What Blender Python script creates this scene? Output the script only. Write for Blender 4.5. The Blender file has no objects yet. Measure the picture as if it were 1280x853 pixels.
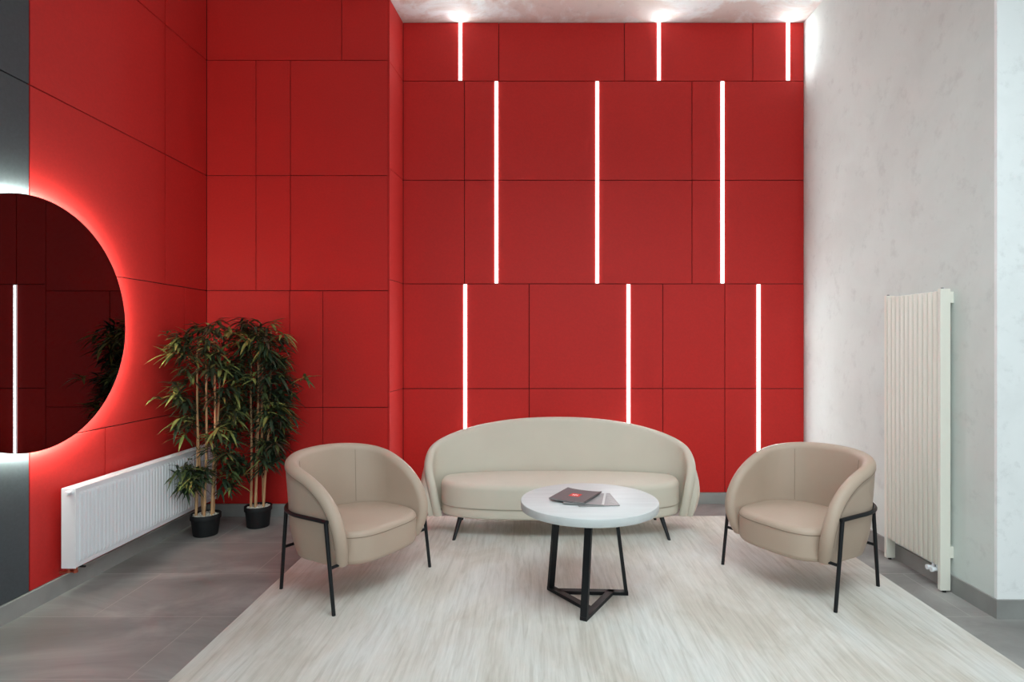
import bpy, bmesh, math, random
from mathutils import Vector, Matrix
random.seed(7)
PI = math.pi
scene = bpy.context.scene
COL = scene.collection

# ------------------------------------------------------------------ materials
def srgb(r, g, b):
    f = lambda c: (c/255/12.92) if c/255 <= 0.04045 else ((c/255+0.055)/1.055)**2.4
    return (f(r), f(g), f(b), 1.0)

def mat(name, col, rough=0.5, metal=0.0, noise=None, bump=None, sheen=0.0, spec=0.5):
    """noise=(scale, amount, detail): brightness mottling;  bump=(scale, strength)"""
    m = bpy.data.materials.new(name); m.use_nodes = True
    nt = m.node_tree; b = nt.nodes['Principled BSDF']
    b.inputs['Base Color'].default_value = col
    b.inputs['Roughness'].default_value = rough
    b.inputs['Metallic'].default_value = metal
    b.inputs['Specular IOR Level'].default_value = spec
    if sheen:
        b.inputs['Sheen Weight'].default_value = sheen
        b.inputs['Sheen Roughness'].default_value = 0.5
    tc = nt.nodes.new('ShaderNodeTexCoord')
    if noise:
        n = nt.nodes.new('ShaderNodeTexNoise')
        n.inputs['Scale'].default_value = noise[0]
        n.inputs['Detail'].default_value = noise[2] if len(noise) > 2 else 5
        nt.links.new(tc.outputs['Object'], n.inputs['Vector'])
        r = nt.nodes.new('ShaderNodeMapRange')
        r.inputs['From Min'].default_value = 0.3; r.inputs['From Max'].default_value = 0.7
        r.inputs['To Min'].default_value = 1-noise[1]; r.inputs['To Max'].default_value = 1+noise[1]*0.6
        nt.links.new(n.outputs['Fac'], r.inputs['Value'])
        mx = nt.nodes.new('ShaderNodeMix'); mx.data_type = 'RGBA'; mx.blend_type = 'MULTIPLY'
        mx.inputs[0].default_value = 1.0
        mx.inputs[6].default_value = col
        nt.links.new(r.outputs['Result'], mx.inputs[7])
        nt.links.new(mx.outputs[2], b.inputs['Base Color'])
    if bump:
        n2 = nt.nodes.new('ShaderNodeTexNoise'); n2.inputs['Scale'].default_value = bump[0]
        n2.inputs['Detail'].default_value = 4
        nt.links.new(tc.outputs['Object'], n2.inputs['Vector'])
        bp = nt.nodes.new('ShaderNodeBump'); bp.inputs['Strength'].default_value = bump[1]
        bp.inputs['Distance'].default_value = 0.01
        nt.links.new(n2.outputs['Fac'], bp.inputs['Height'])
        nt.links.new(bp.outputs['Normal'], b.inputs['Normal'])
    return m

def emis(name, col, strength):
    m = bpy.data.materials.new(name); m.use_nodes = True
    nt = m.node_tree; b = nt.nodes['Principled BSDF']
    b.inputs['Base Color'].default_value = (0.8, 0.8, 0.8, 1)
    b.inputs['Emission Color'].default_value = col
    b.inputs['Emission Strength'].default_value = strength
    return m

def ramp(nt, src, stops):
    r = nt.nodes.new('ShaderNodeValToRGB')
    e = r.color_ramp.elements
    e[0].position, e[0].color = stops[0]
    e[1].position, e[1].color = stops[-1]
    for p, c in stops[1:-1]:
        k = e.new(p); k.color = c
    nt.links.new(src, r.inputs['Fac'])
    return r

def plaster(name, base, stain, lo, hi, scale, bump=0.15):
    m = bpy.data.materials.new(name); m.use_nodes = True
    nt = m.node_tree; b = nt.nodes['Principled BSDF']
    tc = nt.nodes.new('ShaderNodeTexCoord')
    n = nt.nodes.new('ShaderNodeTexNoise'); n.inputs['Scale'].default_value = scale
    n.inputs['Detail'].default_value = 9; n.inputs['Roughness'].default_value = 0.62
    n.inputs['Distortion'].default_value = 0.4
    nt.links.new(tc.outputs['Object'], n.inputs['Vector'])
    r = ramp(nt, n.outputs['Fac'], [(lo, stain), (hi, base)])
    n2 = nt.nodes.new('ShaderNodeTexNoise'); n2.inputs['Scale'].default_value = scale*5
    n2.inputs['Detail'].default_value = 8; n2.inputs['Roughness'].default_value = 0.7
    nt.links.new(tc.outputs['Object'], n2.inputs['Vector'])
    r2 = ramp(nt, n2.outputs['Fac'], [(0.33, (0.9, 0.9, 0.9, 1)), (0.45, (1, 1, 1, 1))])
    mx = nt.nodes.new('ShaderNodeMix'); mx.data_type = 'RGBA'; mx.blend_type = 'MULTIPLY'
    mx.inputs[0].default_value = 1
    nt.links.new(r.outputs['Color'], mx.inputs[6]); nt.links.new(r2.outputs['Color'], mx.inputs[7])
    nt.links.new(mx.outputs[2], b.inputs['Base Color'])
    b.inputs['Roughness'].default_value = 0.8
    bp = nt.nodes.new('ShaderNodeBump'); bp.inputs['Strength'].default_value = bump
    bp.inputs['Distance'].default_value = 0.01
    nt.links.new(n2.outputs['Fac'], bp.inputs['Height'])
    nt.links.new(bp.outputs['Normal'], b.inputs['Normal'])
    return m

def floor_mat():
    m = bpy.data.materials.new('grey_floor_tiles'); m.use_nodes = True
    nt = m.node_tree; b = nt.nodes['Principled BSDF']
    g = nt.nodes.new('ShaderNodeNewGeometry')
    mp = nt.nodes.new('ShaderNodeMapping'); mp.inputs['Location'].default_value = (0.0, -2.655, 0)
    nt.links.new(g.outputs['Position'], mp.inputs['Vector'])
    br = nt.nodes.new('ShaderNodeTexBrick')
    br.inputs['Scale'].default_value = 1.0
    br.inputs['Brick Width'].default_value = 1.2
    br.inputs['Row Height'].default_value = 0.605
    br.inputs['Mortar Size'].default_value = 0.0022
    br.inputs['Mortar Smooth'].default_value = 0.2
    br.inputs['Color1'].default_value = (0.93, 0.93, 0.93, 1)
    br.inputs['Color2'].default_value = (1.05, 1.05, 1.05, 1)
    nt.links.new(mp.outputs['Vector'], br.inputs['Vector'])
    n = nt.nodes.new('ShaderNodeTexNoise'); n.inputs['Scale'].default_value = 1.5
    n.inputs['Detail'].default_value = 8; n.inputs['Roughness'].default_value = 0.6; n.inputs['Distortion'].default_value = 0.6
    mp2 = nt.nodes.new('ShaderNodeMapping'); mp2.inputs['Scale'].default_value = (0.8, 1.5, 1)
    nt.links.new(g.outputs['Position'], mp2.inputs['Vector']); nt.links.new(mp2.outputs['Vector'], n.inputs['Vector'])
    r = ramp(nt, n.outputs['Fac'], [(0.3, srgb(112, 110, 107)), (0.50, srgb(136, 134, 131)), (0.70, srgb(164, 162, 159))])
    mx = nt.nodes.new('ShaderNodeMix'); mx.data_type = 'RGBA'; mx.blend_type = 'MULTIPLY'; mx.inputs[0].default_value = 1
    nt.links.new(r.outputs['Color'], mx.inputs[6]); nt.links.new(br.outputs['Color'], mx.inputs[7])
    mo = nt.nodes.new('ShaderNodeMix'); mo.data_type = 'RGBA'
    nt.links.new(br.outputs['Fac'], mo.inputs[0])
    nt.links.new(mx.outputs[2], mo.inputs[6]); mo.inputs[7].default_value = srgb(168, 164, 160)
    br.inputs['Mortar'].default_value = (1, 1, 1, 1)
    nt.links.new(mo.outputs[2], b.inputs['Base Color'])
    b.inputs['Roughness'].default_value = 0.42
    return m

def rug_mat():
    m = bpy.data.materials.new('rug_streaked_weave'); m.use_nodes = True
    nt = m.node_tree; b = nt.nodes['Principled BSDF']
    tc = nt.nodes.new('ShaderNodeTexCoord')
    def nz(sx, sy, detail, dist=0.0):
        mp = nt.nodes.new('ShaderNodeMapping'); mp.inputs['Scale'].default_value = (sx, sy, 1)
        nt.links.new(tc.outputs['Object'], mp.inputs['Vector'])
        n = nt.nodes.new('ShaderNodeTexNoise'); n.inputs['Scale'].default_value = 1
        n.inputs['Detail'].default_value = detail; n.inputs['Distortion'].default_value = dist
        n.inputs['Roughness'].default_value = 0.6
        nt.links.new(mp.outputs['Vector'], n.inputs['Vector']); return n
    fine = nz(34, 2.2, 6, 0.9)
    hair = nz(120, 6.0, 4, 0.8)
    broad = nz(2.2, 1.1, 5, 0.5)
    r0 = ramp(nt, broad.outputs['Fac'], [(0.36, srgb(194, 188, 178)), (0.5, srgb(205, 202, 195)), (0.64, srgb(209, 209, 205))])
    r1 = ramp(nt, fine.outputs['Fac'], [(0.30, (0.82, 0.81, 0.79, 1)), (0.48, (0.97, 0.97, 0.97, 1)), (0.68, (1.07, 1.07, 1.07, 1))])
    r2 = ramp(nt, hair.outputs['Fac'], [(0.3, (0.94, 0.94, 0.93, 1)), (0.6, (1.02, 1.02, 1.02, 1))])
    last = r0.outputs['Color']
    for r in (r1, r2):
        mx = nt.nodes.new('ShaderNodeMix'); mx.data_type = 'RGBA'; mx.blend_type = 'MULTIPLY'; mx.inputs[0].default_value = 1
        nt.links.new(last, mx.inputs[6]); nt.links.new(r.outputs['Color'], mx.inputs[7]); last = mx.outputs[2]
    nt.links.new(last, b.inputs['Base Color'])
    b.inputs['Roughness'].default_value = 0.85; b.inputs['Specular IOR Level'].default_value = 0.2
    bp = nt.nodes.new('ShaderNodeBump'); bp.inputs['Strength'].default_value = 0.25; bp.inputs['Distance'].default_value = 0.006
    nt.links.new(fine.outputs['Fac'], bp.inputs['Height']); nt.links.new(bp.outputs['Normal'], b.inputs['Normal'])
    return m

def tabletop_mat():
    m = bpy.data.materials.new('pale_concrete_tabletop'); m.use_nodes = True
    nt = m.node_tree; b = nt.nodes['Principled BSDF']
    tc = nt.nodes.new('ShaderNodeTexCoord')
    mp = nt.nodes.new('ShaderNodeMapping'); mp.inputs['Scale'].default_value = (3, 22, 8)
    nt.links.new(tc.outputs['Object'], mp.inputs['Vector'])
    n = nt.nodes.new('ShaderNodeTexNoise'); n.inputs['Scale'].default_value = 1; n.inputs['Detail'].default_value = 7
    nt.links.new(mp.outputs['Vector'], n.inputs['Vector'])
    r = ramp(nt, n.outputs['Fac'], [(0.3, srgb(194, 197, 197)), (0.65, srgb(202, 205, 205))])
    nt.links.new(r.outputs['Color'], b.inputs['Base Color'])
    b.inputs['Roughness'].default_value = 0.5
    return m

M = {
 'red': mat('red_fabric_panel', (0.55, 0.0130, 0.0100, 1), 0.6, noise=(60, 0.06, 4), bump=(400, 0.06), spec=0.36, sheen=0.03),
 'grey_panel': mat('dark_grey_fabric_panel', srgb(74, 79, 83), 0.7, noise=(70, 0.08, 4), spec=0.25),
 'gap': mat('dark_joint_gap', (0.02, 0.002, 0.002, 1), 0.9),
 'white_plaster': plaster('white_decorative_plaster', srgb(219, 226, 222), srgb(213, 219, 215), 0.36, 0.56, 1.6),
 'ceiling': plaster('stained_white_plaster', srgb(222, 208, 201), srgb(240, 243, 242), 0.42, 0.52, 2.0, 0.1),
 'daylit_plaster': plaster('white_plaster_daylight_tint', srgb(244, 246, 246), srgb(238, 240, 240), 0.36, 0.52, 2.2),  # same white plaster as the right wall, daylight put into its paler colour
 'floor': floor_mat(), 'rug': rug_mat(), 'tabletop': tabletop_mat(),
 'base': mat('grey_tile_skirting', srgb(150, 150, 147), 0.5, noise=(5, 0.14, 7)),
 'leather': mat('taupe_leather', srgb(181, 161, 144), 0.48, noise=(3, 0.04, 3), bump=(160, 0.05), spec=0.4),
 'piping': mat('taupe_leather_piping', srgb(138, 120, 104), 0.55, noise=(20, 0.05)),
 'sofa': mat('cream_sofa_upholstery', srgb(206, 199, 184), 0.58, noise=(3, 0.03, 3), bump=(200, 0.05), spec=0.35),
 'sofa_piping': mat('cream_sofa_piping', srgb(168, 158, 142), 0.6, noise=(20, 0.04)),
 'black': mat('black_powder_coated_steel', (0.007, 0.008, 0.010, 1), 0.45, noise=(40, 0.1), spec=0.3),
 'white_metal': mat('white_enamelled_steel', srgb(232, 236, 240), 0.3, noise=(2, 0.01)),
 'cream_metal': mat('cream_enamelled_steel', srgb(230, 227, 216), 0.4, noise=(2, 0.01)),
 'copper': mat('copper_pipe', srgb(176, 92, 70), 0.35, metal=0.8, noise=(30, 0.1)),
 'chrome': mat('grey_metal_fitting', srgb(150, 150, 150), 0.3, metal=0.8, noise=(30, 0.1)),
 'rubber': mat('black_rubber', (0.01, 0.01, 0.01, 1), 0.8, noise=(30, 0.1)),
 'pot': mat('black_plastic_pot', (0.008, 0.009, 0.010, 1), 0.55, noise=(30, 0.15), spec=0.3),
 'gravel': mat('white_gravel', srgb(214, 208, 196), 0.8, noise=(60, 0.15)),
 'cane': mat('bamboo_cane', srgb(204, 160, 116), 0.5, noise=(14, 0.2)),
 'twig': mat('dark_twig', srgb(74, 62, 40), 0.7, noise=(20, 0.2)),
 'leaf_dark': mat('bamboo_leaf_dark', (0.030, 0.056, 0.030, 1), 0.5, noise=(8, 0.25)),
 'leaf_mid': mat('bamboo_leaf_mid', (0.070, 0.105, 0.036, 1), 0.5, noise=(8, 0.25)),
 'leaf_light': mat('bamboo_leaf_light', (0.27, 0.31, 0.09, 1), 0.5, noise=(8, 0.2)),
 'leaf_brown': mat('bamboo_leaf_brown', (0.070, 0.050, 0.030, 1), 0.55, noise=(8, 0.25)),
 'cover': mat('dark_brochure_cover', srgb(94, 92, 94), 0.4, noise=(20, 0.05)),
 'cover_grey': mat('grey_brochure_cover', srgb(140, 137, 137), 0.4, noise=(20, 0.08)),
 'paper': mat('brochure_paper', srgb(206, 206, 204), 0.7, noise=(20, 0.03)),
 'print_dark': mat('brochure_dark_edge', srgb(40, 38, 42), 0.5, noise=(20, 0.05)),
 'print_red': mat('red_printed_logo', srgb(226, 44, 34), 0.5, noise=(20, 0.02)),
 'print_white': mat('white_printed_mark', srgb(248, 236, 232), 0.5, noise=(20, 0.02)),
 'print_grey': mat('pale_grey_print', srgb(176, 174, 174), 0.5, noise=(20, 0.02)),
 'strip': emis('white_led_diffuser', (0.88, 0.98, 1.0, 1), 100.0),
 'strip_side': emis('led_diffuser_edge', (0.95, 0.98, 1.0, 1), 3.5),
 'strip_band': emis('led_diffuser_band', (0.97, 0.99, 1.0, 1), 1.6),
 'halo': emis('led_halo_ring', (0.88, 1.0, 0.88, 1), 330.0),
 'alu': mat('white_aluminium_profile', srgb(230, 230, 230), 0.4, noise=(20, 0.02)),
}
def mirror_mat():
    m = bpy.data.materials.new('dark_tinted_mirror'); m.use_nodes = True
    nt = m.node_tree; b = nt.nodes['Principled BSDF']
    b.inputs['Base Color'].default_value = (0.155, 0.14, 0.14, 1)
    b.inputs['Metallic'].default_value = 1; b.inputs['Roughness'].default_value = 0.0
    return m
M['mirror'] = mirror_mat()

# ------------------------------------------------------------------ helpers
def link(name, bm, mats, parent=None, smooth=False, angle=40):
    me = bpy.data.meshes.new(name)
    bmesh.ops.recalc_face_normals(bm, faces=bm.faces[:])
    bm.to_mesh(me); bm.free()
    for m in (mats if isinstance(mats, (list, tuple)) else [mats]): me.materials.append(m)
    if smooth:
        me.polygons.foreach_set('use_smooth', [True]*len(me.polygons))
        me.set_sharp_from_angle(angle=math.radians(angle))
    o = bpy.data.objects.new(name, me); COL.objects.link(o)
    if parent: o.parent = parent
    return o

def thing(name, label, cat, loc=(0, 0, 0), rz=0, group=None):
    o = bpy.data.objects.new(name, None); COL.objects.link(o)
    o.location = loc; o.rotation_euler = (0, 0, rz); o.empty_display_size = 0.1
    o['label'] = label; o['category'] = cat
    if group: o['group'] = group
    return o

def struct(o, label=None):
    o['kind'] = 'structure'; 
    if label: o['label'] = label
    return o

def box(bm, x0, y0, z0, x1, y1, z1, bevel=0.0, mi=0, seg=2):
    r = bmesh.ops.create_cube(bm, size=1)
    vs = r['verts']
    bmesh.ops.scale(bm, vec=(x1-x0, y1-y0, z1-z0), verts=vs)
    bmesh.ops.translate(bm, vec=((x0+x1)/2, (y0+y1)/2, (z0+z1)/2), verts=vs)
    fs = set(f for v in vs for f in v.link_faces)
    for f in fs: f.material_index = mi
    if bevel > 0:
        es = list({e for v in vs for e in v.link_edges})
        rr = bmesh.ops.bevel(bm, geom=es, offset=bevel, segments=seg, affect='EDGES', profile=0.5)
        for f in rr['faces']: f.material_index = mi

def tube(bm, pts, radii, n=10, cap=True, closed=False, mi=0, flat=False):
    """round tube through pts"""
    pts = [Vector(p) for p in pts]
    if not isinstance(radii, (list, tuple)): radii = [radii]*len(pts)
    N = len(pts); rings = []; up = None
    for i, p in enumerate(pts):
        a = pts[(i-1) % N] if (closed or i > 0) else p
        b = pts[(i+1) % N] if (closed or i < N-1) else p
        t = (b-a).normalized()
        if up is None:
            up = Vector((0, 0, 1)) if abs(t.z) < 0.9 else Vector((1, 0, 0))
        s = t.cross(up)
        if s.length < 1e-5: s = t.orthogonal()
        s.normalize(); up = s.cross(t).normalized()
        if flat: s, up = Vector((1, 0, 0)), Vector((0, 1, 0))
        rings.append([bm.verts.new(p + (s*math.cos(2*PI*k/n) + up*math.sin(2*PI*k/n))*radii[i]) for k in range(n)])
    m = N if closed else N-1
    for i in range(m):
        A, B = rings[i], rings[(i+1) % N]
        for k in range(n):
            f = bm.faces.new((A[k], A[(k+1) % n], B[(k+1) % n], B[k])); f.material_index = mi
    if cap and not closed:
        f = bm.faces.new(rings[0][::-1]); f.material_index = mi
        f = bm.faces.new(rings[-1]); f.material_index = mi

def lathe(bm, prof, n=48, mi=0, cx=0, cy=0):
    rings = []
    for r, z in prof:
        if r < 1e-6: rings.append([bm.verts.new((cx, cy, z))])
        else: rings.append([bm.verts.new((cx+r*math.cos(2*PI*k/n), cy+r*math.sin(2*PI*k/n), z)) for k in range(n)])
    for A, B in zip(rings, rings[1:]):
        for k in range(n):
            k2 = (k+1) % n
            if len(A) == 1 and len(B) == 1: continue
            if len(A) == 1: f = bm.faces.new((A[0], B[k2], B[k]))
            elif len(B) == 1: f = bm.faces.new((A[k], A[k2], B[0]))
            else: f = bm.faces.new((A[k], A[k2], B[k2], B[k]))
            f.material_index = mi

def bar(bm, p0, p1, wdir, w, h0):
    """rectangular bar from p0 to p1; w = full size along wdir, h0 = full size along the third axis"""
    p0, p1 = Vector(p0), Vector(p1); t = (p1-p0).normalized()
    wd = Vector(wdir); wd = (wd - t*wd.dot(t)).normalized(); hd = t.cross(wd).normalized()
    vs = []
    for p in (p0, p1):
        for a, b in ((-1, -1), (1, -1), (1, 1), (-1, 1)):
            vs.append(bm.verts.new(p + wd*w/2*a + hd*h0/2*b))
    for f in ((3, 2, 1, 0), (4, 5, 6, 7), (0, 1, 5, 4), (1, 2, 6, 5), (2, 3, 7, 6), (3, 0, 4, 7)):
        bm.faces.new([vs[i] for i in f])

# ------------------------------------------------------------------ room shell
CEIL = 4.47
YB, YC = 5.54, 5.15            # alcove wall, corner wall
XL, XR = -2.807, 2.525         # left and right wall
RX0, RX1 = -1.229, -1.196      # return between corner wall and alcove wall

def panel_wall(name, rects, org, ud, nd, gap=0.006, th=0.014, e0=0.1, e1=0.1):
    """rects (u0,z0,u1,z1,slot): panels with open joints over a dark backing; nd points into the room"""
    bm = bmesh.new(); org, ud, nd = Vector(org), Vector(ud).normalized(), Vector(nd).normalized()
    Z = Vector((0, 0, 1)); g = gap/2; c = 0.0012
    for u0, z0, u1, z1, s in rects:
        P = lambda u, z, d: bm.verts.new(org + ud*u + Z*z + nd*d)
        def ring(i, d): return [P(u0+g+i, z0+g+i, d), P(u1-g-i, z0+g+i, d), P(u1-g-i, z1-g-i, d), P(u0+g+i, z1-g-i, d)]
        A, B, C = ring(0, -th), ring(0, -c), ring(c, 0)
        for R, S in ((A, B), (B, C)):
            for k in range(4):
                f = bm.faces.new((R[k], R[(k+1) % 4], S[(k+1) % 4], S[k])); f.material_index = s
        f = bm.faces.new(C); f.material_index = s
    us = [r[0] for r in rects]+[r[2] for r in rects]; zs = [r[1] for r in rects]+[r[3] for r in rects]
    q = [bm.verts.new(org+ud*u+Z*z+nd*(-th)) for u, z in ((min(us)-e0, 0), (max(us)+e1, 0), (max(us)+e1, max(zs)), (min(us)-e0, max(zs)))]
    f = bm.faces.new(q); f.material_index = 2
    return struct(link(name, bm, [M['red'], M['grey_panel'], M['gap']]))

zb_ = [0.104, 1.069, 2.042, 3.004, 3.925, CEIL]
def rows(us_by_row, zz):
    out = []
    for i, us in enumerate(us_by_row):
        for a, b in zip(us, us[1:]): out.append((a, zz[i], b, zz[i+1], 0))
    return out
x0, x1 = RX1, XR
panel_wall('wall_back', rows([[x0, -0.026, 1.214, 1.790, x1], [x0, -0.026, 1.214, 1.790, x1],
                              [x0, -0.6275, 1.485, x1], [x0, -0.6275, 1.485, x1],
                              [x0, -0.308, 0.858, 2.050, x1]], zb_), (0, YB, 0), (1, 0, 0), (0, -1, 0))
zc_ = [0.104, 0.937, 1.945, 2.939, 3.934, CEIL]
panel_wall('wall_corner', rows([[XL, -2.092, -1.805, RX0-0.012, RX0], [XL, -2.092, -1.805, RX0-0.012, RX0],
                                [XL, -2.382, -2.085, RX0-0.012, RX0], [XL, -2.382, -2.085, RX0-0.012, RX0],
                                [XL, -1.643, RX0-0.012, RX0]], zc_), (0, YC, 0), (1, 0, 0), (0, -1, 0), gap=0.005, e1=-0.006)
rl = math.hypot(RX1-RX0, YB-YC)
panel_wall('wall_return', [(0, zb_[i], rl, zb_[i+1], 0) for i in range(5)], (RX0, YC, 0), (RX1-RX0, YB-YC, 0), (YB-YC, -(RX1-RX0), 0), e0=0.0)
GY = 3.334
lw = []
for i, cuts in enumerate([[3.925], [4.825], [4.567], [4.567], [4.567]]):
    us = [GY]+cuts+[YC]
    for a, b in zip(us, us[1:]): lw.append((a, zc_[i], b, zc_[i+1], 0))
for i in range(5):
    for a, b in ((1.2, GY), (-1.0, 1.2), (-3.2, -1.0)): lw.append((a, zc_[i], b, zc_[i+1], 1))
panel_wall('wall_left', lw, (XL, 0, 0), (0, 1, 0), (1, 0, 0), gap=0.007)

YR = 3.24
def quad_box(name, m, *a, label=None):
    bm = bmesh.new(); box(bm, *a); return struct(link(name, bm, m), label)
quad_box('wall_right', M['white_plaster'], XR, YR+0.02, 0.0, XR+0.3, YB+0.2, CEIL)
quad_box('wall_front', M['daylit_plaster'], XR, YR, 0.0, 7.0, YR+0.02, CEIL)
quad_box('floor', M['floor'], -3.1, -4.0, -0.1, 7.2, 5.9, 0.0)
quad_box('ceiling', M['ceiling'], -3.1, -4.0, CEIL, 7.2, 5.9, CEIL+0.1)
BH, BT = 0.104, 0.011
def base(name, a, b, n):
    bm = bmesh.new(); a, b, n = Vector((*a, 0)), Vector((*b, 0)), Vector((*n, 0)).normalized()
    vs = []
    for p in (a, b):
        for d, z in ((-0.01, 0), (BT, 0), (BT, BH-0.002), (BT-0.002, BH), (-0.01, BH)):
            vs.append(bm.verts.new(p+n*d+Vector((0, 0, z))))
    for k in range(5):
        bm.faces.new((vs[k], vs[(k+1) % 5], vs[5+(k+1) % 5], vs[5+k]))
    bm.faces.new(vs[:5]); bm.faces.new(vs[5:])
    return struct(link(name, bm, M['base']))
base('baseboard_back', (RX1, YB), (XR, YB), (0, -1))
base('baseboard_corner', (XL, YC), (RX0+0.01, YC), (0, -1))
base('baseboard_return', (RX0, YC-BT), (RX1, YB), (YB-YC, -(RX1-RX0)))
base('baseboard_left', (XL, -3.2), (XL, YC), (1, 0))
base('baseboard_right', (XR, YR-BT), (XR, YB), (-1, 0))
base('baseboard_front', (XR+0.01, YR), (7.0, YR), (0, -1))

# ------------------------------------------------------------------ light strips in the red wall
def strip(x, z0, z1, label):
    t = thing('led_light_strip', label, 'light', (x, YB, z0), 0, 'vertical light strips in the red wall')
    h = z1-z0
    bm = bmesh.new(); box(bm, -0.0150, -0.002, 0.004, 0.0150, 0.010, h-0.006)
    link('profile', bm, M['alu'], t)
    top = h-0.002 if z1 > CEIL-0.01 else h-0.012
    bm = bmesh.new(); box(bm, -0.0165, -0.0090, 0.005, 0.0165, -0.0010, h-0.005)
    bm.normal_update()
    for f in bm.faces:
        if abs(f.normal.x) > 0.5: f.material_index = 1
    d = link('diffuser', bm, [M['strip_band'], M['strip_side']], t)
    bm = bmesh.new(); box(bm, -0.0070, -0.0096, 0.012, 0.0070, -0.0085, top)
    link('led_line', bm, M['strip'], d)
strip(-0.665, zb_[4], CEIL-0.002, 'short white light strip at the ceiling, leftmost of the three short ones')
strip(1.177, zb_[4], CEIL-0.002, 'short white light strip at the ceiling, middle of the three short ones')
strip(2.376, zb_[4], CEIL-0.002, 'short white light strip at the ceiling beside the white plaster wall')
strip(-0.3305, zb_[2], zb_[4], 'long white light strip in the middle row, leftmost of three')
strip(0.605, zb_[2], zb_[4], 'long white light strip in the middle row, centre of three')
strip(1.767, zb_[2], zb_[4], 'long white light strip in the middle row, rightmost of three')
strip(-0.620, zb_[0], zb_[2], 'long white light strip running down behind the left end of the sofa')
strip(0.895, zb_[0], zb_[2], 'long white light strip running down behind the right half of the sofa')
strip(2.102, zb_[0], zb_[2], 'long white light strip running down behind the right armchair')

# ------------------------------------------------------------------ round backlit mirror
MY, MZ, MR = 3.318, 1.600, 0.707
t = thing('round_mirror', 'large round dark tinted mirror with a glowing halo on the left wall', 'mirror', (XL, MY, MZ), -0.011)
def disc(r0, r1, xa, xb, n=128):
    """ring or disc in the YZ plane between xa and xb"""
    bm = bmesh.new(); rr = [[bm.verts.new((x, r*math.cos(2*PI*k/n), r*math.sin(2*PI*k/n))) for k in range(n)] for x, r in ((xa, r0), (xa, r1), (xb, r1), (xb, r0)) if r > 0]
    L = len(rr)
    if r0 > 0:
        for i in range(L):
            A, B = rr[i], rr[(i+1) % L]
            for k in range(n): bm.faces.new((A[k], A[(k+1) % n], B[(k+1) % n], B[k]))
    else:
        for k in range(n): bm.faces.new((rr[0][k], rr[0][(k+1) % n], rr[1][(k+1) % n], rr[1][k]))
        bm.faces.new(rr[0]); bm.faces.new(rr[1])
    return bm
link('glass', disc(0, MR, 0.049, 0.055), M['mirror'], t, True)
link('rim', disc(MR-0.001, MR+0.003, 0.045, 0.0555), M['black'], t, True)
link('backplate', disc(0, 0.704, 0.034, 0.048), M['black'], t, True)
link('mounting_box', disc(0, 0.62, 0.012, 0.034), M['alu'], t, True)
link('light_ring', disc(0.683, 0.701, 0.030, 0.034), M['halo'], t, True)

# ------------------------------------------------------------------ white panel radiator on the left wall
t = thing('panel_radiator', 'long white ribbed panel radiator low on the left wall behind the bamboo', 'radiator', (XL, 3.507, 0.168))
RLn, RH, XB, XF = 1.563, 0.472, 0.040, 0.127
bm = bmesh.new()
box(bm, XF-0.014, 0.004, 0.002, XF-0.004, RLn-0.004, RH-0.004, 0.003)
n = 46; pitch = (RLn-0.05)/n
for i in range(n):
    yc = 0.025+pitch*(i+0.5)
    w0, w1, z0, z1 = 0.0125, 0.0075, 0.028, RH-0.030
    A = [bm.verts.new((XF-0.0045, yc+sy*w0, z)) for sy, z in ((-1, z0), (1, z0), (1, z1), (-1, z1))]
    B = [bm.verts.new((XF+0.0035, yc+sy*w1, z)) for sy, z in ((-1, z0+0.014), (1, z0+0.014), (1, z1-0.014), (-1, z1-0.014))]
    for k in range(4): bm.faces.new((A[k], A[(k+1) % 4], B[(k+1) % 4], B[k]))
    bm.faces.new(B)
link('front_panel', bm, M['white_metal'], t)
bm = bmesh.new(); box(bm, XB, 0.004, 0.01, XB+0.01, RLn-0.004, RH-0.01, 0.003); link('back_panel', bm, M['white_metal'], t)
for y in (0.0, RLn-0.004):
    bm = bmesh.new(); box(bm, XB, y, 0.0, XF-0.001, y+0.004, RH, 0.0015); link('side_panel', bm, M['white_metal'], t)
bm = bmesh.new()
box(bm, XB, 0.004, RH-0.006, XB+0.012, RLn-0.004, RH); box(bm, XF-0.016, 0.004, RH-0.006, XF-0.001, RLn-0.004, RH)
for i in range(60):
    y = 0.006+(RLn-0.02)*i/59; box(bm, XB+0.010, y, RH-0.006, XF-0.014, y+0.016, RH-0.001)
link('top_grille', bm, M['white_metal'], t)
bm = bmesh.new()
tube(bm, [(XB+0.056, 0.0, RH-0.022), (XB+0.056, -0.008, RH-0.022)], 0.0165, 20)
tube(bm, [(XB+0.056, -0.008, RH-0.022), (XB+0.056, -0.012, RH-0.022), (XB+0.056, -0.034, RH-0.022), (XB+0.056, -0.037, RH-0.022)], [0.012, 0.0145, 0.0135, 0.011], 20)
link('valve_cap', bm, M['white_metal'], t, True)
for x in (XB+0.030, XB+0.068):
    bm = bmesh.new(); tube(bm, [(x, 0.022, 0.002), (x, 0.022, -0.018)], 0.010, 14); tube(bm, [(x, 0.022, -0.018), (x, 0.022, -0.030)], 0.013, 6)
    tube(bm, [(x, 0.022, -0.022), (0.016, 0.022, -0.030)], 0.007, 10)
    link('pipe_fitting', bm, M['copper'], t, True)
bm = bmesh.new(); tube(bm, [(XB+0.068, 0.07, 0.004), (XB+0.068, 0.07, -0.010)], 0.008, 12); tube(bm, [(XB+0.05, 0.07, -0.012), (XB+0.09, 0.07, -0.012)], 0.006, 10)
link('drain_valve', bm, M['rubber'], t, True)
for y in (0.25, RLn-0.25):
    bm = bmesh.new(); box(bm, 0.003, y-0.02, 0.08, XB+0.002, y+0.02, RH-0.05, 0.002); link('wall_bracket', bm, M['white_metal'], t)

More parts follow.
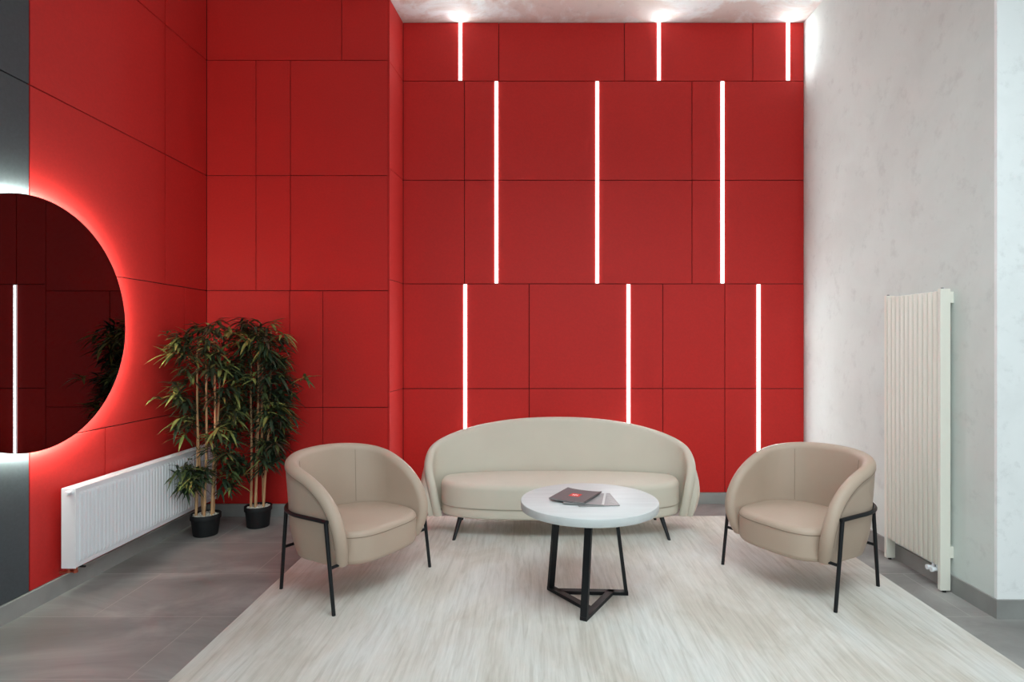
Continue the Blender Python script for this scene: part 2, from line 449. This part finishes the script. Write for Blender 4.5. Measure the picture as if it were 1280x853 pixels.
# ------------------------------------------------------------------ tall cream radiator on the right wall
t = thing('column_radiator', 'tall cream vertical radiator with flat fins on the white right wall', 'radiator', (2.443, 3.57, 0))
L = 0.57
for y in (0.0, L-0.026):
    bm = bmesh.new(); box(bm, 0.0, y, 0.012, 0.062, y+0.026, 1.82, 0.003); link('post', bm, M['cream_metal'], t)
    bm = bmesh.new(); tube(bm, [(0.031, y+0.013, 0.0), (0.031, y+0.013, 0.0125)], 0.011, 14); link('foot', bm, M['rubber'], t, True)
    bm = bmesh.new(); tube(bm, [(0.020, y+0.013, 1.818), (0.020, y+0.013, 1.828)], 0.008, 12); link('vent_plug', bm, M['chrome'], t, True)
n = 11; y0 = 0.032; pit = (L-0.064)/n
for i in range(n):
    bm = bmesh.new(); yc = y0+pit*(i+0.5)
    box(bm, 0.002, yc-0.0168, 0.152, 0.026, yc+0.0168, 1.808, 0.004, seg=2)
    link('fin', bm, M['cream_metal'], t, True, 60)
for z in (0.19, 1.765):
    bm = bmesh.new(); box(bm, 0.026, 0.02, z-0.02, 0.056, L-0.02, z+0.02, 0.004); link('header_tube', bm, M['cream_metal'], t)
for y in (0.003, L-0.035):
    for z in (0.205, 1.735):
        bm = bmesh.new(); box(bm, 0.050, y, z, 0.0825, y+0.03, z+0.068, 0.002); link('wall_bracket', bm, M['cream_metal'], t)
for y, x in ((0.055, 0.010), (0.095, 0.010)):
    bm = bmesh.new(); tube(bm, [(x+0.012, y, 0.16), (x+0.012, y, 0.118)], 0.009, 12)
    tube(bm, [(x+0.030, y, 0.120), (x-0.016, y, 0.120)], 0.011, 14); tube(bm, [(x-0.016, y, 0.120), (x-0.030, y, 0.120)], 0.015, 16)
    link('valve', bm, M['white_metal'], t, True)

# ------------------------------------------------------------------ rug
RZ = 0.012
bm = bmesh.new(); box(bm, -1.595, 2.15, 0.0, 2.24, 5.11, RZ, 0.004)
o = link('area_rug', bm, M['rug']); o['label'] = 'large pale grey-beige streaked rug under the seating group'; o['category'] = 'rug'

# ------------------------------------------------------------------ upholstered tub shells
def dense_path(f, n=400):
    pts = [Vector((*f(i/n), 0)) for i in range(n+1)]
    L = [0]
    for a, b in zip(pts, pts[1:]): L.append(L[-1]+(b-a).length)
    return pts, L

class Shell:
    """a wall of thickness t standing on a U-shaped plan path, its top edge a superellipse over the path length"""
    def __init__(s, f, t, zb, H, p, q, off):
        s.pts, s.cum = dense_path(f); s.L = s.cum[-1]; s.t, s.zb, s.H, s.p, s.q, s.off = t, zb, H, p, q, off
    def at(s, a):
        a = max(0, min(s.L, a)); lo, hi = 0, len(s.cum)-1
        while hi-lo > 1:
            m = (lo+hi)//2
            if s.cum[m] <= a: lo = m
            else: hi = m
        u = (a-s.cum[lo])/max(1e-9, s.cum[hi]-s.cum[lo])
        P = s.pts[lo].lerp(s.pts[hi], u)
        A = s.pts[max(0, lo-3)]; B = s.pts[min(len(s.pts)-1, hi+3)]
        T = (B-A).normalized()
        return P, Vector((T.y, -T.x, 0))*s.sign
    sign = 1
    tuck, tz, step, belly = 0.0, 0.4, 0.0, 0.0
    def P3(s, a, z, o):
        k = max(0.0, (s.tz-z)/(s.tz-s.zb)); e = 2*a/s.L-1
        a = a - math.copysign(s.tuck*k*k*abs(e)**5, e)
        P, N = s.at(a)
        return P + N*(o + s.off(a/s.L, z, N)) + Vector((0, 0, z))
    def rim(s, u):
        """u in 0..1 -> (a, z) on the top edge, and its inward normal"""
        def r(u):
            ph = PI*u; c, sn = math.cos(ph), math.sin(ph)
            return (s.L/2*(1-math.copysign(abs(c)**(2/s.p), c)), s.zb+s.H*max(0, sn)**(2/s.q))
        e = 1e-3; a0, z0 = r(max(0, u-e)); a1, z1 = r(min(1, u+e)); d = math.hypot(a1-a0, z1-z0)
        return r(u), ((z1-z0)/d, -(a1-a0)/d)
    def inset(s, u, i):
        (a, z), (na, nz) = s.rim(u)
        return a+na*i, max(s.zb, z+nz*i)
    def build(s, nu=150, nr=8, nv=14):
        bm = bmesh.new(); R = s.t/2
        us = []
        for k in range(nu+1):
            x = k/nu; us.append(x-0.11*math.sin(2*PI*x)/ (2*PI)*0)
        grid = []
        for u in us:
            col = []
            ai, zi = s.inset(u, R)
            ab = s.L*0.5+(ai-s.L*0.5)*0.985
            lower = [(zi+(s.zb-zi)*(v/nv), v/nv) for v in range(1, nv+1)]
            a1, z1 = s.inset(u, R+0.005); a2, z2 = s.inset(u, R+0.010)
            for v in range(nv, 0, -1):
                w = v/nv; e = abs(2*a2/s.L-1)
                bl = s.belly*e**3*(1-(1-w)**5)*(1-0.45*w*w)
                col.append(s.P3(a2+(ab-a2)*w, z2+(s.zb-z2)*w, R-s.step+bl))
            col.append(s.P3(a2, z2, R-s.step)); col.append(s.P3(a1, z1, R))
            for k in range(2*nr+1):
                ph = PI*k/(2*nr)
                a, z = s.inset(u, R*(1-math.sin(ph))); col.append(s.P3(a, z, R*math.cos(ph)))
            for z, v in lower: col.append(s.P3(ai+(ab-ai)*v, z, -R))
            grid.append([bm.verts.new(c) for c in col])
        for A, B in zip(grid, grid[1:]):
            for k in range(len(A)-1): bm.faces.new((A[k], A[k+1], B[k+1], B[k]))
            bm.faces.new((A[-1], A[0], B[0], B[-1]))
        for G in (grid[0], grid[-1]): bm.faces.new(G)
        bmesh.ops.remove_doubles(bm, verts=bm.verts[:], dist=0.0004)
        return bm
    def welt(s, i, side, u0, u1, r, n=90):
        bm = bmesh.new()
        pts = []
        for k in range(n+1):
            u = u0+(u1-u0)*k/n; a, z = s.inset(u, i); pts.append(s.P3(a, z, side*(s.t/2-s.step*0.5)))
        tube(bm, pts, r, 6); return bm

def loop_cushion(loop, z0, z1, rb, rt, crown, name, m, parent, nrm=6):
    """soft block over a closed plan loop; edges rounded rb (bottom), rt (top), top face domed by crown"""
    n = len(loop); L = [Vector((*p, 0)) for p in loop]
    cen = sum(L, Vector())/n
    N = []
    for i in range(n):
        T = (L[(i+1) % n]-L[i-1]).normalized(); v = Vector((T.y, -T.x, 0))
        if v.dot(L[i]-cen) < 0: v = -v
        N.append(v)
    bm = bmesh.new(); rings = []
    def ring(inset, z): rings.append([bm.verts.new(L[i]-N[i]*inset+Vector((0, 0, z))) for i in range(n)])
    def shrink(f, inset, z): rings.append([bm.verts.new(cen+((L[i]-N[i]*inset)-cen)*f+Vector((0, 0, z))) for i in range(n)])
    shrink(0.5, rb, z0)
    for k in range(nrm+1):
        a = PI/2*k/nrm; ring(rb*(1-math.sin(a)), z0+rb*(1-math.cos(a)))
    for k in range(nrm+1):
        a = PI/2*k/nrm; ring(rt*(1-math.cos(a)), z1-rt+rt*math.sin(a))
    for f in (0.93, 0.82, 0.66, 0.45, 0.2): shrink(f, rt, z1+crown*(1-f*f))
    for A, B in zip(rings, rings[1:]):
        for k in range(n): bm.faces.new((A[k], A[(k+1) % n], B[(k+1) % n], B[k]))
    bm.faces.new(rings[0][::-1]); bm.faces.new(rings[-1])
    return link(name, bm, m, parent, True, 60)

def loop_welt(loop, z, r, name, m, parent, out=0.0):
    bm = bmesh.new(); n = len(loop); c = sum((Vector((*p, 0)) for p in loop), Vector())/n
    tube(bm, [Vector((*p, z)) + (Vector((*p, 0))-c).normalized()*out for p in loop], r, 6, closed=True)
    return link(name, bm, m, parent, True, 80)

# ------------------------------------------------------------------ armchairs
def make_armchair(label, loc, rz):
    t = thing('armchair', label, 'armchair', loc, rz, 'taupe tub armchairs')
    HW, BK, FR = 0.356, 0.292, -0.312
    def f(u):       # front left -> round the back -> front right
        s1 = -FR; q = 0.56; tot = 2*s1+2*q
        d = u*tot
        if d < s1: return (-HW+0.0*(1-d/s1), FR+d)
        if d > tot-s1: return (HW, FR+(tot-d))
        th = PI*(d-s1)/(2*q)
        c, sn = math.cos(th), math.sin(th)
        return (-HW*math.copysign(abs(c)**0.92, c), BK*abs(sn)**0.92)
    def off(s, z, N):
        k = max(0, (0.50-z)/0.27); o = -0.050*k*k
        if z > 0.5: o += 0.035*((z-0.5)/0.3)*max(0, N.y)
        return o
    sh = Shell(f, 0.076, 0.232, 0.580, 2.25, 2.9, off); sh.sign = -1; sh.tuck, sh.tz, sh.step = 0.055, 0.46, 0.004
    shell = link('tub_shell', sh.build(), M['leather'], t, True, 50)
    link('piping', sh.welt(0.0455, 1, 0.03, 0.97, 0.0030), M['piping'], shell, True)
    bm = bmesh.new(); zs = [0.42+0.36*k/14 for k in range(15)]
    bm.free()
    for sx in (-1, 1):
        bm = bmesh.new(); tube(bm, [sh.P3(sh.L/2+sx*0.245, z-0.02*k/14, -sh.t/2) for k, z in enumerate(zs)], 0.0016, 6); link('seam', bm, M['piping'], shell, True)
    # seat
    loop = []; n = 96; hw, fr, bk = 0.316, -0.350, 0.262
    for k in range(n):
        a = 2*PI*k/n; c, s = math.cos(a), math.sin(a)
        if s <= 0:
            e = 2/3.4; loop.append((hw*math.copysign(abs(c)**e, c), fr*abs(s)**e))
        else:
            e = 2/2.1; loop.append((hw*math.copysign(abs(c)**e, c), bk*abs(s)**e))
    seat = loop_cushion(loop, 0.222, 0.418, 0.035, 0.035, 0.030, 'seat', M['leather'], t)
    loop_welt(loop, 0.382, 0.0022, 'piping', M['piping'], seat, 0.0005)
    # black steel frame: rail round the back, four legs, two cross bars
    ra, rb = 0.4035, 0.358; rail = [(-ra, -0.225, 0.497), (-ra, -0.12, 0.499)]
    for k in range(25):
        th = PI*k/24; rail.append((-ra*math.cos(th), rb*math.sin(th)**0.95 if math.sin(th) > 1e-6 else 0, 0.500))
    rail += [(ra, -0.12, 0.499), (ra, -0.225, 0.497)]
    bm = bmesh.new(); tube(bm, rail, 0.0115, 12); link('back_rail', bm, M['black'], t, True)
    for sx in (-1, 1):
        bm = bmesh.new(); tube(bm, [(sx*0.405, -0.277, 0.0), (sx*0.4035, -0.212, 0.497)], [0.0105, 0.0115], 12, flat=True); link('leg', bm, M['black'], t, True)
        bm = bmesh.new(); tube(bm, [(sx*0.312, 0.277, 0.0), (sx*0.300, 0.246, 0.495)], [0.0105, 0.0115], 12, flat=True); link('leg', bm, M['black'], t, True)
    bm = bmesh.new(); tube(bm, [(-0.404, -0.243, 0.248), (0.404, -0.243, 0.248)], 0.009, 10); link('cross_bar', bm, M['black'], t, True)
    bm = bmesh.new(); tube(bm, [(-0.306, 0.262, 0.252), (0.306, 0.262, 0.252)], 0.009, 10); link('cross_bar', bm, M['black'], t, True)
    return t
make_armchair('taupe leather tub armchair on the left, beside the bamboo plants', (-1.118, 3.735, RZ), math.radians(60.3))
make_armchair('taupe leather tub armchair on the right, beside the tall cream radiator', (1.716, 3.776, RZ), math.radians(-60.8))

# ------------------------------------------------------------------ sofa
t = thing('curved_sofa', 'cream curved-back sofa with short black legs against the red wall', 'sofa', (0.222, 4.80, RZ))
def fs(u):
    a0 = math.radians(-27); th = a0+(PI-2*a0)*u
    c, s = math.cos(th), math.sin(th); e = 2/2.35
    return (-1.050*math.copysign(abs(c)**e, c), (0.30 if s > 0 else 0.36)*math.copysign(abs(s)**e, s))
def offs(s, z, N):
    o = 0.0
    if z > 0.40: o += 0.13*((z-0.40)/0.43)*max(0, N.y)**2
    k = max(0, (0.34-z)/0.2); o -= 0.03*k*k
    return o
sh = Shell(fs, 0.070, 0.135, 0.698, 2.2, 2.5, offs); sh.sign = -1; sh.step = 0.008; sh.belly = 0.062
shell = link('back_shell', sh.build(nu=220), M['sofa'], t, True, 50)
link('piping', sh.welt(0.0425, 1, 0.02, 0.98, 0.0035, 160), M['sofa_piping'], shell, True)
def sofa_loop(hw, fr, bk, nf=3.0, nb=2.5, n=160):
    out = []
    for k in range(n):
        a = 2*PI*k/n; c, s = math.cos(a), math.sin(a); e = 2/(nf if s <= 0 else nb)
        out.append((hw*math.copysign(abs(c)**e, c), (fr if s <= 0 else bk)*abs(s)**e))
    return out
loop_cushion(sofa_loop(0.945, -0.345, 0.235), 0.226, 0.412, 0.012, 0.045, 0.018, 'seat_cushion', M['sofa'], t)
loop_cushion(sofa_loop(0.940, -0.335, 0.235), 0.148, 0.232, 0.020, 0.012, 0.0, 'seat_base', M['sofa'], t)
loop_welt(sofa_loop(0.941, -0.339, 0.233), 0.229, 0.004, 'piping', M['sofa_piping'], t)
for sx in (-1, 1):
    for y0, y1 in ((-0.313, -0.20), (0.20, 0.15)):
        bm = bmesh.new(); tube(bm, [(sx*0.810, y0, 0.0), (sx*0.768, y1, 0.165)], [0.012, 0.020], 14, flat=True); link('leg', bm, M['black'], t, True)

# ------------------------------------------------------------------ round table
TX, TY, TZ = 0.328, 3.42, 0.60
t = thing('coffee_table', 'round coffee table with pale grey top and black steel base', 'table', (TX, TY, 0))
bm = bmesh.new(); lathe(bm, [(0, TZ-0.046), (0.386, TZ-0.046), (0.3905, TZ-0.0435), (0.392, TZ-0.040), (0.392, TZ-0.006), (0.3905, TZ-0.002), (0.387, TZ), (0, TZ)], 128)
link('tabletop', bm, M['tabletop'], t, True, 30)
# feet (relative): front, left, right; each base bar runs on to the middle of the next one
Fp = [Vector((-0.055, -0.238, 0)), Vector((-0.222, 0.176, 0)), Vector((0.238, 0.100, 0))]
Tg = [Vector((0.150, 0.130, 0)), Vector((-0.002, -0.130, 0)), Vector((-0.185, 0.120, 0))]
for P, Q in zip(Fp, Tg):
    d = (Q-P).normalized(); w = Vector((-d.y, d.x, 0))
    top = P+d*0.078+Vector((0, 0, TZ-0.047))
    bm = bmesh.new(); bar(bm, P+d*0.010+Vector((0, 0, RZ+0.002)), top, w, 0.040, 0.020)
    box_z = 0
    link('leg', bm, M['black'], t)
    bm = bmesh.new(); bar(bm, P+Vector((0, 0, RZ+0.0105)), Q-d*0.014+Vector((0, 0, RZ+0.0105)), w, 0.040, 0.0195); link('base_bar', bm, M['black'], t)
    bm = bmesh.new(); bar(bm, top-d*0.02+Vector((0, 0, -0.004)), top+d*0.16+Vector((0, 0, -0.004)), w, 0.040, 0.010); link('top_bar', bm, M['black'], t)

# ------------------------------------------------------------------ brochures
def sheet(bm, w, h, z, th, bow, curl, n=14, mi=0):
    def Z(u, v): return z+bow*math.sin(PI*v)*0.5*(1-abs(u)) + curl*(abs(u)**3)*(0.5+0.5*v)
    top = [[bm.verts.new((w*(i/n-0.5), h*(j/n-0.5), Z(2*i/n-1, j/n)+th)) for j in range(n+1)] for i in range(n+1)]
    bot = [[bm.verts.new((w*(i/n-0.5), h*(j/n-0.5), Z(2*i/n-1, j/n))) for j in range(n+1)] for i in range(n+1)]
    for i in range(n):
        for j in range(n):
            for g in (top, bot):
                f = bm.faces.new((g[i][j], g[i+1][j], g[i+1][j+1], g[i][j+1])); f.material_index = mi
    for i in range(n):
        for j in (0, n):
            f = bm.faces.new((top[i][j], top[i+1][j], bot[i+1][j], bot[i][j])); f.material_index = mi
            f = bm.faces.new((top[j][i], top[j][i+1], bot[j][i+1], bot[j][i])); f.material_index = mi
    return Z
def brochure(label, x, y, z, rz, w, h, cov, curl):
    t = thing('brochure', label, 'brochure', (x, y, z), math.radians(rz), 'brochures on the coffee table')
    bm = bmesh.new(); sheet(bm, w-0.004, h-0.004, 0.0012, 0.0030, 0, curl); link('pages', bm, M['paper'], t)
    bm = bmesh.new(); Zf = sheet(bm, w, h, 0.0043, 0.0009, 0, curl); sheet(bm, w, h, 0.0002, 0.0009, 0, curl)
    c = link('cover', bm, M[cov], t)
    return t, c, (lambda u, v: Zf(2*u/w, v/h+0.5)+0.0009)
t3, c3, Z3 = brochure('grey brochure with pale printed lines, lowest of the pile', 0.358, 3.395, TZ+0.0004, 5, 0.228, 0.262, 'cover_grey', 0.0)
bm = bmesh.new()
for i in range(9):
    yy = -0.105+i*0.026; w_ = 0.016+0.012*((i*7) % 3)/2
    z = 0.0054; vs = [bm.verts.new(p) for p in ((0.104-w_, yy-0.003, z), (0.106, yy-0.003, z), (0.106, yy+0.003, z), (0.104-w_, yy+0.003, z))]; bm.faces.new(vs)
link('printed_lines', bm, M['print_grey'], c3)
t2, c2, Z2 = brochure('grey brochure with a pale spine edge, between the other two', 0.304, 3.402, TZ+0.0065, -10, 0.226, 0.248, 'cover_grey', 0.0)
bm = bmesh.new(); z = 0.0054; bm.faces.new([bm.verts.new(p) for p in ((0.100, -0.124, z), (0.113, -0.124, z), (0.113, 0.124, z), (0.100, 0.124, z))])
link('pale_edge', bm, M['paper'], c2)
t1, c1, Z1 = brochure('dark grey brochure with a small red square logo, on top', 0.252, 3.435, TZ+0.0130, -27.5, 0.218, 0.266, 'cover', 0.006)
bm = bmesh.new(); n = 6; a = 0.031; v = [[None]*(n+1) for _ in range(n+1)]
for i in range(n+1):
    for j in range(n+1):
        x, y = -a+2*a*i/n, -a+2*a*j/n; v[i][j] = bm.verts.new((x-0.004, y+0.004, Z1(x-0.004, y+0.004)+0.0004))
for i in range(n):
    for j in range(n): bm.faces.new((v[i][j], v[i+1][j], v[i+1][j+1], v[i][j+1]))
for xa, xb, ya, yb in ((-0.016, -0.010, -0.012, 0.010), (-0.003, 0.003, -0.016, 0.014), (0.010, 0.016, -0.012, 0.010), (-0.016, 0.016, -0.004, 0.002)):
    f = bm.faces.new([bm.verts.new((x-0.004, y+0.004, Z1(x-0.004, y+0.004)+0.0010)) for x, y in ((xa, ya), (xb, ya), (xb, yb), (xa, yb))]); f.material_index = 1
o = link('logo', bm, [M['print_red'], M['print_white']], c1); o['label'] = 'red square logo with a white mark'
bm = bmesh.new(); bm.faces.new([bm.verts.new((x, y, Z1(x, y)+0.0006)) for x, y in ((0.100, -0.133), (0.109, -0.133), (0.109, 0.133), (0.100, 0.133))])
link('spine', bm, M['print_dark'], c1)

# ------------------------------------------------------------------ bamboo plants
def leaf(bm, base, d, up, ln, wd, droop, mi, keep=None):
    d = d.normalized(); side = d.cross(up)
    if side.length < 1e-4: side = d.orthogonal()
    side.normalize(); up = side.cross(d).normalized()
    prev = None
    prof = [(0, 0.10), (0.18, 0.72), (0.42, 1.0), (0.70, 0.66), (1.0, 0.02)]
    tip = base+d*ln-Vector((0, 0, 1))*droop*ln
    if keep and not (keep(tip) and keep(base+d*ln*0.5)): return
    for s, w in prof:
        p = base+d*ln*s-Vector((0, 0, 1))*droop*ln*s*s
        h = wd*w/2
        row = [bm.verts.new(p+side*h+up*h*0.35), bm.verts.new(p), bm.verts.new(p-side*h+up*h*0.35)]
        if prev:
            for k in (0, 1):
                f = bm.faces.new((prev[k], prev[k+1], row[k+1], row[k])); f.material_index = mi; f.smooth = True
        prev = row
def sprig(bm, tip, out, rnd, tone, size=1.0, keep=None):
    if keep and not keep(tip): return
    k = rnd.randint(7, 11)
    for i in range(k):
        az = rnd.uniform(-1.5, 1.5)+ (i-k/2)*0.25; el = rnd.uniform(-0.55, 0.85)
        o = Vector((out.x, out.y, 0)).normalized() if Vector((out.x, out.y, 0)).length > 1e-3 else Vector((1, 0, 0))
        d = Vector((o.x*math.cos(az)-o.y*math.sin(az), o.x*math.sin(az)+o.y*math.cos(az), math.tan(el)*0.8))
        r = rnd.random()
        if tone == 'light': mi = 2 if r < 0.6 else 1
        elif tone == 'brown': mi = 3 if r < 0.5 else (1 if r < 0.8 else 0)
        else: mi = 0 if r < 0.62 else (1 if r < 0.88 else (2 if r < 0.96 else 3))
        leaf(bm, tip+Vector((rnd.uniform(-1, 1), rnd.uniform(-1, 1), rnd.uniform(-1, 1)))*0.018, d, Vector((0, 0, 1)),
             size*rnd.uniform(0.09, 0.165), size*rnd.uniform(0.018, 0.029), rnd.uniform(0.1, 0.55), mi, keep)
def bamboo(label, loc, canes, zones, extra, seed, rim, hpot, keep):
    rnd = random.Random(seed)
    t = thing('potted_bamboo', label, 'plant', loc, 0, 'potted bamboo plants')
    r0 = rim*0.80
    bm = bmesh.new()
    lathe(bm, [(0, 0), (r0-0.004, 0), (r0, 0.004), (rim*0.93, hpot-0.04), (rim*0.93, hpot-0.038), (rim, hpot-0.036), (rim, hpot-0.003), (rim-0.002, hpot), (rim-0.007, hpot), (rim-0.009, hpot-0.004), (rim-0.012, hpot-0.03), (0, hpot-0.03)], 48)
    link('pot', bm, M['pot'], t, True, 35)
    bm = bmesh.new()
    for i in range(150):
        a = rnd.uniform(0, 2*PI); r = (rim-0.020)*math.sqrt(rnd.random())
        v = bmesh.ops.create_icosphere(bm, subdivisions=1, radius=rnd.uniform(0.006, 0.011))['verts']
        bmesh.ops.scale(bm, vec=(1, rnd.uniform(0.7, 1), 0.7), verts=v)
        bmesh.ops.translate(bm, vec=(r*math.cos(a), r*math.sin(a), hpot-0.016+rnd.uniform(-0.004, 0.008)), verts=v)
    lathe(bm, [(0, hpot-0.016), (rim-0.013, hpot-0.018)], 32)
    g = link('gravel', bm, M['gravel'], t, True, 80); g['kind'] = 'stuff'
    tops = []
    for (bx, by, tx, ty, hz) in canes:
        bm = bmesh.new(); pts = []; rr = []
        n = 26
        for k in range(n+1):
            s = k/n; z = hpot-0.03+(hz-hpot+0.03)*s
            pts.append((bx+(tx-bx)*s+0.008*math.sin(5*s+bx*90), by+(ty-by)*s+0.006*math.sin(4*s+by*70), z))
            rr.append((0.0105-0.0045*s)*(1.16 if k % 4 == 2 else 1.0))
        tube(bm, pts, rr, 8); link('cane', bm, M['cane'], t, True, 60)
        tops.append((bx, by, tx, ty, hz))
    bm = bmesh.new(); tw = bmesh.new()
    def add(tip, tone, size):
        if not keep(tip): return
        c = min(tops, key=lambda q: (q[2]-tip.x)**2+(q[3]-tip.y)**2+rnd.uniform(0, 0.03))
        zc = max(hpot+0.12, tip.z-rnd.uniform(0.05, 0.18)); s = min(1, (zc-hpot)/(c[4]-hpot))
        zc = min(zc, c[4])
        b = Vector((c[0]+(c[2]-c[0])*s, c[1]+(c[3]-c[1])*s, zc))
        mid = b.lerp(tip, 0.55)+Vector((0, 0, 0.02))
        tube(tw, [b, mid, tip], [0.003, 0.0022, 0.0014], 5)
        sprig(bm, tip, tip-b, rnd, tone, size, keep)
        if rnd.random() < 0.7: sprig(bm, mid, tip-b, rnd, 'dark', size*0.95, keep)
    for (za, zb2, xa, xb, ya, yb, num, hollow) in zones:
        for i in range(num):
            for _ in range(30):
                p = Vector((rnd.uniform(xa, xb), rnd.uniform(ya, yb), rnd.uniform(za, zb2)))
                ex = (p.x-(xa+xb)/2)/((xb-xa)/2); ey = (p.y-(ya+yb)/2)/((yb-ya)/2)
                e = ex*ex+ey*ey
                if e < 1 and e > hollow and not (za < 1.1 and abs(p.x) < 0.10 and p.y < 0.05 and za > 0.58): break
            tone = 'light' if rnd.random() < 0.18 else ('brown' if rnd.random() < 0.2 else 'dark')
            add(p, tone, 1.0)
    for (x, y, z, tone) in extra: add(Vector((x, y, z)), tone, 1.05)
    link('foliage', bm, [M['leaf_dark'], M['leaf_mid'], M['leaf_light'], M['leaf_brown']], t)
    link('twigs', tw, M['twig'], t)
    return t
# local x runs with the back wall, zones: z range, x range, y range, number of sprays, hollow core
bamboo('taller potted bamboo in a black pot in front of the white radiator', (-2.545, 4.655, 0),
       [(-0.065, -0.02, -0.075, 0.03, 1.55), (-0.045, 0.03, -0.050, -0.04, 1.45), (0.0, -0.02, 0.000, 0.02, 1.62), (0.055, 0.00, 0.070, 0.00, 1.58), (0.045, 0.035, 0.085, 0.05, 1.40)],
       [(1.08, 1.60, -0.15, 0.15, -0.22, -0.06, 13, 0.0), (1.48, 1.66, -0.18, 0.16, -0.20, 0.14, 10, 0.0), (1.32, 1.50, -0.20, 0.18, -0.22, 0.20, 12, 0.0), (1.06, 1.32, -0.20, 0.24, -0.24, 0.22, 28, 0.0), (0.82, 1.10, -0.20, 0.24, -0.22, 0.22, 30, 0.2),
        (0.60, 0.86, -0.20, 0.26, -0.18, 0.22, 14, 0.35), (0.38, 0.58, -0.12, 0.02, -0.20, 0.00, 16, 0.0), (0.36, 0.62, 0.12, 0.24, -0.14, 0.16, 8, 0.0)],
       [(-0.215, -0.24, 1.08, 'light'), (-0.20, -0.20, 1.56, 'light'), (-0.19, -0.20, 1.42, 'light'), (-0.09, -0.20, 0.92, 'light'), (0.22, -0.05, 1.58, 'light'), (-0.12, -0.18, 0.50, 'dark'), (-0.02, -0.18, 0.46, 'dark'), (-0.10, -0.20, 0.56, 'dark')],
       11, 0.110, 0.165, lambda p: p.x > -0.252 and p.y < 0.48 and (p.z > 0.66 or p.x > -0.120))
bamboo('potted bamboo in a black pot against the red corner wall', (-2.232, 4.865, 0),
       [(-0.060, -0.01, -0.050, 0.00, 1.50), (-0.030, 0.03, 0.000, 0.03, 1.66), (-0.005, -0.03, 0.015, -0.02, 1.58), (0.030, 0.02, 0.045, -0.02, 1.62), (0.055, -0.01, 0.105, 0.01, 1.60)],
       [(1.08, 1.62, -0.12, 0.16, -0.22, -0.06, 12, 0.0), (1.50, 1.68, -0.16, 0.22, -0.20, 0.14, 12, 0.0), (1.36, 1.52, -0.20, 0.24, -0.20, 0.16, 14, 0.0), (1.08, 1.36, -0.18, 0.24, -0.22, 0.16, 32, 0.0), (0.86, 1.10, -0.20, 0.28, -0.22, 0.16, 34, 0.15),
        (0.64, 0.88, -0.14, 0.24, -0.18, 0.16, 20, 0.1), (0.44, 0.64, -0.20, -0.08, -0.18, 0.10, 6, 0.0), (0.54, 0.72, 0.02, 0.20, -0.18, 0.06, 12, 0.0)],
       [(0.40, -0.04, 1.21, 'light'), (0.02, -0.22, 1.52, 'light'), (0.05, -0.20, 1.22, 'light'), (0.24, -0.10, 1.56, 'light'), (-0.06, -0.20, 1.20, 'light'), (0.24, -0.12, 0.98, 'light'), (-0.16, -0.18, 0.80, 'light')],
       23, 0.106, 0.170, lambda p: p.y < 0.272 and p.x > -0.55)

# ------------------------------------------------------------------ light
def area(name, loc, rot, sx, sy, power, col):
    l = bpy.data.lights.new(name, 'AREA'); l.shape = 'RECTANGLE'; l.size = sx; l.size_y = sy; l.energy = power; l.color = col
    o = bpy.data.objects.new(name, l); COL.objects.link(o); o.location = loc; o.rotation_euler = rot; return o
area('window_light', (0.5, -3.6, 2.3), (math.radians(90), 0, 0), 8.5, 3.8, 165, (0.83, 0.98, 1.0))
area('ceiling_light', (0.9, 1.9, 4.40), (math.radians(18), 0, 0), 3.2, 3.0, 118, (0.83, 0.97, 1.0)).data.spread = math.radians(115)
w = bpy.data.worlds.new('overcast_sky'); scene.world = w; w.use_nodes = True
w.node_tree.nodes['Background'].inputs['Color'].default_value = (0.92, 0.96, 1.0, 1)
w.node_tree.nodes['Background'].inputs['Strength'].default_value = 0.34

# ------------------------------------------------------------------ camera
cam = bpy.data.cameras.new('camera'); co = bpy.data.objects.new('camera', cam); COL.objects.link(co)
co.location = (0, 0, 1.5); co.rotation_euler = (math.radians(90), 0, 0)
cam.sensor_fit = 'HORIZONTAL'; cam.sensor_width = 36; cam.lens = 746/1280*36
cam.shift_x = -25/1280; cam.shift_y = 1.5/1280; cam.clip_start = 0.05
scene.camera = co
scene.view_settings.view_transform = 'Standard'
scene.view_settings.look = 'None'
scene.view_settings.exposure = 0.0
scene.cycles.use_denoising = True
scene.cycles.max_bounces = 10
scene.cycles.diffuse_bounces = 6
